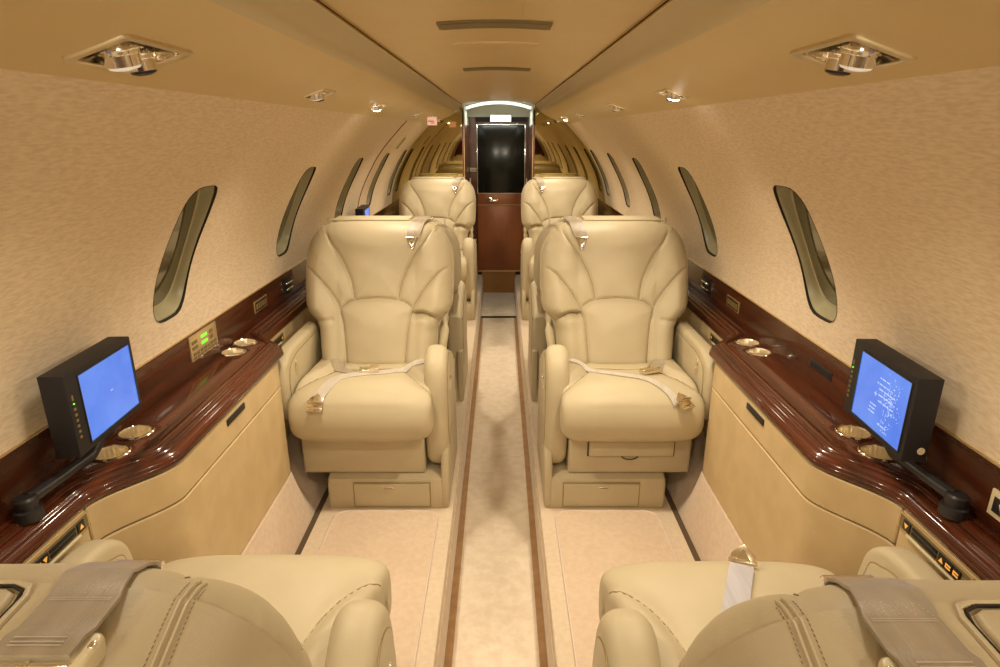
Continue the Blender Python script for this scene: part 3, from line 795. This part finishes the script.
for sg in (-1, 1):
    for fy in FY:
        lit = (sg, fy) in LITS
        spot(sg*.43, fy+.03, 1.335, {.85:13, 1.69:21, 2.50:8, 3.62:19, 4.42:12, 4.98:7}[fy]*(1.12 if lit else 1), tx=-sg*.22)  # unlit fittings get an added fill spot as well
    spot(sg*.43, -.05, 1.34, 6, tx=sg*.25)  # added fill spot beside the camera, no fitting there
    for fy in (-.85, -1.6): spot(sg*.43, fy, 1.36, 20, size=2.0, tx=-sg*.05, ty=2.6, r=.08)  # added frontal fill behind the camera, aimed forward, no fittings there

# ------------------------------------------------------------ monitors
def make_monitor(sg, label, y0, text=False, small=False):
    # local frame: origin on the ledge under the pivot; u toward camera = -y
    t = thing('monitor', label, 'monitor', (sg*.80, y0, .64))
    W, Hh = .228, (.160 if sg < 0 else .165)
    cx, cy, cz = -.018, .0, (.172 if sg < 0 else .161)
    def P(b, nm, m, par=t, sm=35):
        b.v = [(sg*x, y, z) for x, y, z in b.v]; return b.build(nm, m, par, smooth=sm)
    R = Matrix.Rotation(math.radians(-3), 3, 'Z')
    def T(p, q, a):      # p to the viewer's right, q up, a out of the screen (toward the aisle)
        v = R @ Vector((-a, -p*sg, q)); return (cx+v.x, cy+v.y, cz+v.z)
    rec = lambda w, h, ox=0, oy=0: [(ox-w/2,oy-h/2),(ox+w/2,oy-h/2),(ox+w/2,oy+h/2),(ox-w/2,oy+h/2)]
    b = MB(); b.prism(rec(W, Hh), -.026, .020, T, .003, 2); case = P(b, 'case', M_frame)
    b = MB(); b.prism(rec(W*.78, Hh*.83, .012, 0), .0195, .0205, T); b.mi = 0; scr = P(b, 'screen', M_screen, case)
    b = MB()
    fr = W*.78/2
    for w, h, ox, oy in ((W*.78+.004,.002,.012,Hh*.415+.001),(W*.78+.004,.002,.012,-Hh*.415-.001),(.002,Hh*.83,.012+fr+.001,0),(.002,Hh*.83,.012-fr-.001,0)):
        b.prism(rec(w, h, ox, oy), .0198, .0222, T)
    P(b, 'screen_rim', M_black, case)
    b = MB()
    for i in range(6): b.prism(rec(.006,.0045,-W/2+.0115,.012-.011*i), .0198, .0215, T)
    b.prism(rec(.004,.010,-W/2+.0115,.034), .0198, .0210, T)
    P(b, 'buttons', M_shade if 0 else M_vent, case)
    b = MB(); b.prism(rec(.0025,.0025,-W/2+.0115,.0225), .0198, .0218, T); P(b, 'power_light', M_green, case)
    if text:
        b = MB(); rnd = random.Random(7)
        rowsT = [(.040,.006,.030),(.028,.004,.040),(.018,.02,.052),(.006,.02,.05),(-.006,.022,.05),(-.020,-.018,.022),(-.028,-.018,.022),(-.036,-.018,.022),(-.050,.025,.03)]
        for yy, xo, wd in rowsT:
            x = xo-wd/2
            while x < xo+wd/2:
                l = rnd.uniform(.003,.009); b.prism(rec(l,.0022,.014+x,yy*1.0), .0204, .0208, T); x += l+.002
        b.prism(rec(.010,.0016,.014-.018,.004), .0204, .0208, T); b.prism(rec(.0016,.010,.014-.018,.004), .0204, .0208, T)
        for i in range(150):
            a = rnd.gauss(0, .020); x = .014+.034+rnd.gauss(0,.014); x = min(x, .092); yy = max(-.058, min(.058, rnd.gauss(.0,.026)))
            b.prism(rec(rnd.uniform(.0008,.0025),rnd.uniform(.0008,.003),x,yy), .0204, .0207, T)
        P(b, 'screen_text', M_screenT, scr)
    else:
        b = MB(); b.prism(rec(.008,.0016,.016,.0), .0204, .0208, T); P(b, 'screen_text', M_screenT, scr)
    # side logo disc on the near end face
    b = MB(); b.lathe([(.007,0),(.007,.0012),(.0001,.0012)], 20, Matrix.Translation((cx+.006, cy-W/2-.0005, cz-.060)) @ Matrix.Rotation(PI/2, 4, 'X')); P(b, 'badge', M_ivory if sg > 0 else M_frame, case)
    
    # arm: clamp under the screen, bar, pivot
    b = MB(); b.tube([(.012,.03,.085),(.012,.02,.058),(.014,-.01,.040),(.026,-.09,.035),(.034,-.160,.034)], [.010,.012,.012,.011,.013], 12); P(b, 'arm', M_black)
    b = MB(); b.lathe([(.0001,.062),(.018,.061),(.022,.055),(.022,.040),(.019,.038),(.019,.030),(.026,.026),(.027,.006),(.027,.0),(.0001,.0)], 28, Matrix.Translation((.034,-.165,0)) @ Matrix.Diagonal((.86,.86,.72,1))); P(b, 'pivot', M_black)
    b = MB(); b.box((.014,.045,.076), (.022,.05,.04), .005); b.v = [v for v in b.v]; P(b, 'clamp', M_black)
    return t
make_monitor(-1, 'black flat monitor with a plain blue screen on the left ledge, nearest the camera', 1.125)
make_monitor(1, 'black flat monitor whose blue screen shows white text, on the right ledge', 1.135, text=True)
make_monitor(-1, 'small distant black monitor on the left ledge, just above the middle seat top', 3.64)

# ------------------------------------------------------------ cup holders
def make_cup():
    t = thing('cup_holder', 'x', 'cup holder', (0,0,0), 0, 'chrome cup holders in the ledges')
    b = MB(); r = .036
    b.lathe([(r+.003,.0),(r+.0035,.002),(r+.001,.0042),(r-.0015,.004),(r-.003,.002)], 40); b.build('rim', M_chrome, t)
    prof = [(r-.003,.002)]
    b = MB(); n = 40
    rows = []
    for z in (.0025,.0022):
        rows.append([((r-.0028)*math.cos(2*PI*k/n), (r-.0028)*math.sin(2*PI*k/n), z) for k in range(n)])
    rows = []; n = 120; rb = lambda k, q: 1-(.03*(.5+.5*math.cos(2*PI*k/6)) if q < r-.0035 and q > .01 else 0)
    for rr, z in ((r-.0028,.003),(r-.004,-.002),(r-.0065,-.020),(r-.008,-.030),(.0005,-.0305)):
        rows.append([(rr*rb(k, rr)*math.cos(2*PI*k/n), rr*rb(k, rr)*math.sin(2*PI*k/n), z) for k in range(n)])
    b.grid(rows, closed=True); b.build('cup', M_cup, t, smooth=75)
    return t
cups = [(-1,1.29,'nearer the camera side of the monitor, farther one'),]
CUP = [(-.829,1.292,'chrome cup holder beside the left monitor, the one just clear of the screen'),
       (-.829,1.195,'chrome cup holder half hidden under the arm of the left monitor'),
       (.829,1.292,'chrome cup holder beside the right monitor, the one just clear of the screen'),
       (.829,1.195,'chrome cup holder under the arm of the right monitor'),
       (-.829,1.842,'nearer of two chrome cup holders below the green displays on the left ledge'),
       (-.829,1.935,'farther of two chrome cup holders at the left ledge corner by the middle seat'),
       (.829,1.842,'nearer of two chrome cup holders at the right ledge corner by the middle seat'),
       (.829,1.935,'farther of two chrome cup holders at the right ledge corner by the middle seat')]
# cut the holes for the cups in the ledges
for o_ in [o for o in C.objects if o.name.startswith('side_ledge')]:
    sgl = -1 if 'left' in o_['label'] else 1
    bmc = MB()
    for x, y, _l in CUP:
        if x*sgl > 0: bmc.lathe([(.0338,-.036),(.0338,.01)], 40, Matrix.Translation((x, y, .64)), cap=True)
    cut = bmc.build('cutter', M_wood, smooth=0)
    md = o_.modifiers.new('holes', 'BOOLEAN'); md.operation = 'DIFFERENCE'; md.solver = 'EXACT'; md.object = cut
    dg = bpy.context.evaluated_depsgraph_get(); dg.update()
    me = bpy.data.meshes.new_from_object(o_.evaluated_get(dg))
    o_.modifiers.clear(); o_.data = me; bpy.data.objects.remove(cut, do_unlink=True)
pc = make_cup()
for i, (x, y, lab) in enumerate(CUP):
    c = pc if i == 0 else copy_tree(pc)
    c.location = (x, y, .6402); c['label'] = lab

# ------------------------------------------------------------ control panels
def icon_tri(b, T, x, y, s, up, a0, a1):
    pts = [(x-s,y-s*.8),(x+s,y-s*.8),(x,y+s)] if up else [(x+s,y+s*.8),(x-s,y+s*.8),(x,y-s)]
    b.prism(pts, a0, a1, T)
def seat_control(sg, y, label):
    t = thing('seat_control_panel', label, 'control panel', (sg*.804, y, .576), 0, 'seat control panels')
    # p toward camera (-y), q up, a toward the aisle
    def T(p, q, a): return (-sg*a, -p, q)
    rec = lambda x0, x1, y0, y1: [(x0,y0),(x1,y0),(x1,y1),(x0,y1)]
    b = MB(); b.prism(rec(-.098,.098,-.017,.017), -.002, .0035, T, .002, 2); fr = b.build('frame', M_goldtrim, t)
    b = MB(); b.prism(rec(-.094,.094,-.0135,.0135), .003, .0042, T); b.build('face_plate', M_gold if 0 else M_vent, fr)
    b = MB(); b.prism(rec(-.066,.090,-.0195,-.0145), .002, .008, T, .002, 2); b.build('lower_lip', M_ivory, fr)
    for (x, w) in ((-.070,.010),(.030,.010),(.048,.009),(.067,.009)):
        b = MB(); b.prism(rec(x-w, x+w, -.010, .010), .004, .0075, T, .0015, 2); bt = b.build('button', M_black, t)
        b = MB()
        if x == -.070: icon_tri(b, T, x, 0, .0055, sg < 0, .0073, .0080)
        elif x == .030: icon_tri(b, T, x, 0, .0055, sg > 0, .0073, .0080)
        else:
            b.prism(rec(x-.006,x+.006,.001,.004), .0073, .0080, T); b.prism(rec(x-.006,x+.006,-.0045,-.0015), .0073, .0080, T); b.prism(rec(x-.0065,x-.0045,-.0045,.004), .0073,.0080,T)
        b.build('symbol', M_orange, bt)
    for q in (-.005, .005):
        b = MB(); b.prism(rec(-.055,.015,q-.0035,q+.0035), .004, .0062, T, .001, 2); b.build('slider', M_frame, t)
    b = MB(); b.lathe([(.006,0),(.006,.003),(.003,.004),(.0001,.004)], 16, Matrix.Translation((-sg*.004, -.085, 0)) @ Matrix.Rotation(-sg*PI/2, 4, 'Y')); b.build('knob', M_vent, t)
seat_control(-1, .955, 'seat control strip with orange arrows below the near left ledge')
seat_control(1, .955, 'seat control strip with orange arrows below the near right ledge')
seat_control(-1, 2.115, 'small dark seat control strip below the left ledge beside the middle left seat')
seat_control(1, 2.115, 'small dark seat control strip below the right ledge beside the middle right seat')
# cabin display panel with green readouts
t = thing('display_panel', 'gold control panel with two green displays on the wooden strip above the left ledge', 'control panel', (-.868, 1.742, .712))
TT = lambda p, q, a: (a, p, q)
rec = lambda x0, x1, y0, y1: [(x0,y0),(x1,y0),(x1,y1),(x0,y1)]
b = MB(); b.prism(rec(-.085,.085,-.037,.037), -.002, .004, TT, .0015, 2); fr = b.build('face_plate', M_goldtrim, t)
for q in (.019, .000):
    b = MB(); b.prism(rec(-.018,.018,q-.004,q+.004), .0035, .0052, TT); b.build('green_readout', M_green, fr)
for (x0, y0, w, h) in [(-.060,.016,.016,.005),(-.060,.000,.016,.005),(.045,.018,.010,.006),(.045,.001,.010,.006)] + [(-.066+.022*i,-.018,.008,.005) for i in range(7)] + [(-.066+.022*i,-.029,.008,.0035) for i in range(7)]:
    b = MB(); b.prism(rec(x0-w,x0+w,y0-h,y0+h) if w < .009 else rec(x0-w,x0+w,y0-h,y0+h), .0035, .0055, TT, .0008, 1); b.build('button', M_vent, t)
# grilles on the dado
def grille(sg, y, label):
    t = thing('wall_outlet', label, 'outlet', (sg*.868, y, .702), 0, 'small outlets on the wooden strips')
    T = lambda p, q, a: (-sg*a, p, q)
    b = MB(); b.prism(rec(-.062,.062,-.021,.021), -.002, .003, T, .001, 2); f = b.build('frame', M_gold, t)
    b = MB(); b.prism(rec(-.056,.056,-.0165,.0165), .0025, .0034, T); b.build('recess', M_blackm, f)
    for i in range(5):
        b = MB(); b.prism(rec(-.050+.0205*i,-.036+.0205*i,-.010,.010), .0030, .005, T); b.build('socket', M_gold, t)
grille(-1, 2.20, 'small brass outlet plate on the left wooden strip')
grille(1, 2.20, 'small brass outlet plate on the right wooden strip')
t = thing('wall_slot', 'long dark slot plate on the wooden strip behind the right monitor', 'slot', (.868, 1.545, .700))
b = MB(); b.prism(rec(-.060,.060,-.012,.012), -.002, .002, lambda p,q,a: (-a,p,q), .001, 2); b.build('frame', M_black, t)
b = MB(); b.prism(rec(-.052,.052,-.006,.006), .002, .003, lambda p,q,a: (-a,p,q)); b.build('slot', M_blackm, t)
t = thing('switch_plate', 'ivory switch plate on the right wooden strip beside the monitor pivot', 'switch', (.868, .905, .692))
b = MB(); b.prism(rec(-.032,.032,-.024,.024), -.002, .005, lambda p,q,a: (-a,p,q), .002, 2); f = b.build('plate', M_ivory, t)
b = MB(); b.prism(rec(-.022,.022,-.014,.014), .0045, .007, lambda p,q,a: (-a,p,q), .0015, 2); k = b.build('button', M_black, f)
b = MB(); icon_tri(b, lambda p,q,a: (-a,p,q), 0, 0, .008, False, .0068, .0076); b.build('symbol', M_orange, k)
for sg in (-1, 1):
    t = thing('chrome_latch', 'chrome latch fitting on the %s wooden strip beside the middle seat back' % ('left' if sg < 0 else 'right'), 'latch', (sg*.868, 2.50, .70))
    T = lambda p, q, a: (-sg*a, p, q)
    b = MB(); b.prism(rec(-.045,.045,-.030,.030), -.001, .004, T, .001, 2); b.build('plate', M_blackm, t)
    b = MB(); b.box((-sg*.008,0,.012), (.012,.075,.008), .002); b.box((-sg*.008,0,-.012), (.012,.075,.008), .002); b.build('bar', M_chrome, t)

# emergency exit outline on the left wall
b = MB(); pts = []
y0, y1 = 3.80, 4.56
n = 24
col1 = [(t_/n*arc[-1]*.985, y0) for t_ in range(n+1)]
for t_, y_ in col1: x, z = wallpt(t_); pts.append((-x+.0015, y_, z))
b.tube(pts, .0035, 6)
struct(b.build('trim_40', M_red))
t = thing('exit_handle_cover', 'slim olive handle slot on the left wall above the windows', 'handle', (0,0,0))
tt = t_at_z(1.235); x, z = wallpt(tt); x2, z2 = wallpt(tt+.01)
t.location = (-x+.001, 4.35, z)
d = Vector((-(x2-x), 0, z2-z)).normalized()
ang = math.atan2(-(x2-x), z2-z)
b = MB(); dd = d; nn = Vector((-dd.z, 0, dd.x)); nn = nn if nn.x > 0 else -nn
fn = lambda p, q, a: tuple(dd*p + Vector((0,1,0))*q + nn*a)
b.prism(rec(-.055,.055,-.045,.045), -.003, .004, fn, .002, 2); b.build('frame', M_psu, t)
b = MB(); b.prism(rec(-.045,.045,-.032,.032), .003, .005, fn); b.build('slot', M_vent, t)
# small illuminated sign under the left soffit
t = thing('lit_sign', 'small pink glowing sign box hanging under the far left soffit', 'sign', (-.425, 4.22, 1.370))
b = MB(); b.box((0,0,0), (.060,.03,.050), .004); b.build('sign_box', M_pink, t)
b = MB(); b.box((-.0,-.0,.026), (.03,.02,.012), .002); b.build('bracket', M_chrome, t)
b = MB(); b.box((-.005,-.016,.0), (.036,.002,.005)); b.box((.006,-.016,-.011), (.024,.002,.004)); b.build('lettering', M_red, t)

# ------------------------------------------------------------ far bulkhead, vestibule, door
for side, sg in SIDES:
    out = [(.27,-.19),(.27,1.475),(.30,1.508),(.288,1.5)]
    poly = [(.272,.0),(.272,1.47)] + [(x, z+H-.001) for x, z in SOF[2:]] + [(x, z) for x, z in WALLP[2::3]] + [(.868,.0)]
    poly = [(sg*p, q) for p, q in poly]
    b = MB(); b.prism(poly, YE, YE+.02, lambda p,q,a: (p,a,q)); 
    struct(b.build('wall_far_'+side, M_mirror, smooth=0))
    # vestibule side wall: wood upright, pale lit top
    b = MB(); b.box((sg*.279, (YE+YD)/2-.002, .655), (.016, YD-YE, 1.41)); struct(b.build('trim_%d' % (50 if sg < 0 else 51), M_woodu))
    b = MB(); b.box((sg*.277, (YE+YD)/2, 1.445), (.016, YD-YE, .17)); struct(b.build('trim_%d' % (52 if sg < 0 else 53), M_white))
    b = MB(); b.box((sg*.2705, YE-.003, .73), (.004, .010, 1.30)); struct(b.build('trim_%d' % (54 if sg < 0 else 55), M_goldtrim))
b = MB(); n = 20
b.grid([[(-.285+.57*i/n, y, H+.245-.035*((2*i/n-1)**2)) for i in range(n+1)] for y in (YE, (YE+YD)/2, YD)]); struct(b.build('ceiling_far', M_white, smooth=60))
b = MB(); b.box((0, YD+.03, .70), (.80, .04, 1.78)); struct(b.build('wall_far', M_woodu))
d = MB(); d.box((.022, YD-.004, 1.410), (.46,.012,.045)); struct(d.build('trim_60', M_blackm))
d = MB(); d.box((0, YD+.006, 1.49), (.56,.010,.115)); struct(d.build('trim_61', M_white))
# door
dr = MB(); dr.box((.022, YD, .705), (.442, .030, 1.370), .002); door = struct(dr.build('door_1', M_woodu))
b = MB(); b.box((.022, YD-.018, 1.068), (.424,.010,.585), .001); b.build('door_glass', M_glassd, door)
b = MB()
for x in (-.194,.238): b.box((x, YD-.022, 1.068), (.007,.010,.600), .001)
b.box((.022, YD-.022, 1.368), (.440,.010,.007), .001); b.build('glass_frame', M_chrome, door)
b = MB(); b.box((.022, YD-.020, .713), (.436,.012,.100), .002); b.build('lock_rail', M_woodd, door)
b = MB(); b.box((.022, YD-.020, .350), (.436,.012,.612), .003); b.build('lower_panel', M_woodd, door)
b = MB(); b.box((.022, YD-.026, .662), (.436,.008,.005)); b.box((.022, YD-.026, .766), (.436,.008,.006)); b.box((.022, YD-.026, .040), (.436,.010,.012)); b.build('rail_trim', M_goldtrim, door)
b = MB(); b.lathe([(.0001,.030),(.020,.028),(.026,.020),(.026,.006),(.020,.0),(.018,-.0)], 24, Matrix.Translation((-.075, YD-.026, .715)) @ Matrix.Rotation(PI/2, 4, 'X'))
b.box((-.040, YD-.048, .705), (.075,.012,.020), .004); b.build('door_handle', M_chrome, door)
b = MB(); b.box((0, YD-.02, -.075), (.32,.012,.215)); struct(b.build('baseboard_far', M_woodk))
# exit box
t = thing('lit_sign', 'bright white backlit sign box over the far door', 'sign', (0.018, YD-.04, 1.420))
b = MB(); b.box((0,.008,0), (.190,.040,.062), .003); bx = b.build('sign_box', M_ivory, t)
b = MB(); b.box((0,-.0135,0), (.180,.003,.054)); fc = b.build('face', M_sign, bx)
b = MB(); b.box((-.02,-.0155,.004), (.11,.001,.004)); b.box((.03,-.0155,-.010), (.09,.001,.003)); b.build('lettering', M_vent, fc)
# cove strip lamp
t = thing('cove_light', 'pale green-white arched cove light glowing above the far door', 'light', (0, YE+.20, H+.20))
b = MB(); n = 24; rows = []
for i in range(n+1):
    x = -.262+.524*i/n; z = .040-.042*((2*i/n-1)**2)
    rows.append([(x,0,z),(x,0,z-.018),(x,.012,z-.020),(x,.014,z)])
b.grid(rows, closed=True, cap=True); b.build('diffuser', M_strip, t)
b = MB(); rows = []
for i in range(n+1):
    x = -.266+.532*i/n; z = .043-.042*((2*i/n-1)**2)
    rows.append([(x,-.002,z),(x,.018,z),(x,.018,z-.002),(x,-.002,z-.002)])
b.grid(rows, closed=True, cap=True); b.build('housing', M_white, t)
l = bpy.data.lights.new('cove_lamp', 'AREA'); l.shape = 'RECTANGLE'; l.size = .48; l.size_y = .05; l.energy = 1.6; l.color = (.95,1,.88)
o = bpy.data.objects.new('cove_lamp', l); C.objects.link(o); o.location = (0, YE+.32, H+.17); o.rotation_euler = (0,0,0)
# little placards on the left upright
t = thing('placard', 'small white placard on the left door upright above the seat top', 'placard', (-.232, YD+.0055, .976))
b = MB(); b.box((0,0,0), (.062,.012,.034), .002); pp = b.build('plate', M_ivory, t)
b = MB(); b.box((0,-.0065,.006), (.048,.001,.003)); b.box((0,-.0065,-.006), (.040,.001,.003)); b.build('lettering', M_vent, pp)
t = thing('placard', 'tiny white latch plate on the door rail left of the handle', 'placard', (-.228, YD+.0055, .715))
b = MB(); b.box((0,0,0), (.034,.012,.034), .002); pp = b.build('plate', M_ivory, t)
b = MB(); b.box((0,-.0065,0), (.016,.002,.012)); b.build('keyhole', M_blackm, pp)

# ------------------------------------------------------------ soft cove tubes above the soffit lips (behind the gap)
for sg in (-1, 1):
    l = bpy.data.lights.new('cove_tube', 'AREA'); l.shape = 'RECTANGLE'; l.size = .012; l.size_y = 6.0; l.energy = 0.0001; l.color = (1,.85,.6)

# ------------------------------------------------------------ world, camera
w = bpy.data.worlds.new('World'); bpy.context.scene.world = w; w.use_nodes = True
w.node_tree.nodes['Background'].inputs[0].default_value = (.10,.085,.06,1); w.node_tree.nodes['Background'].inputs[1].default_value = .5
cam = bpy.data.cameras.new('Camera'); co = bpy.data.objects.new('Camera', cam); C.objects.link(co)
cam.sensor_width = 36; cam.lens = 620/1000*36; cam.clip_start = .02
co.location = (.012, 0, H); co.rotation_euler = (PI/2-math.atan(200.9/620), 0, 0)
sc = bpy.context.scene; sc.camera = co
sc.view_settings.view_transform = 'Standard'; sc.view_settings.look = 'None'; sc.view_settings.gamma = 1; sc.view_settings.use_curve_mapping = False
sc.view_settings.exposure = 0.25
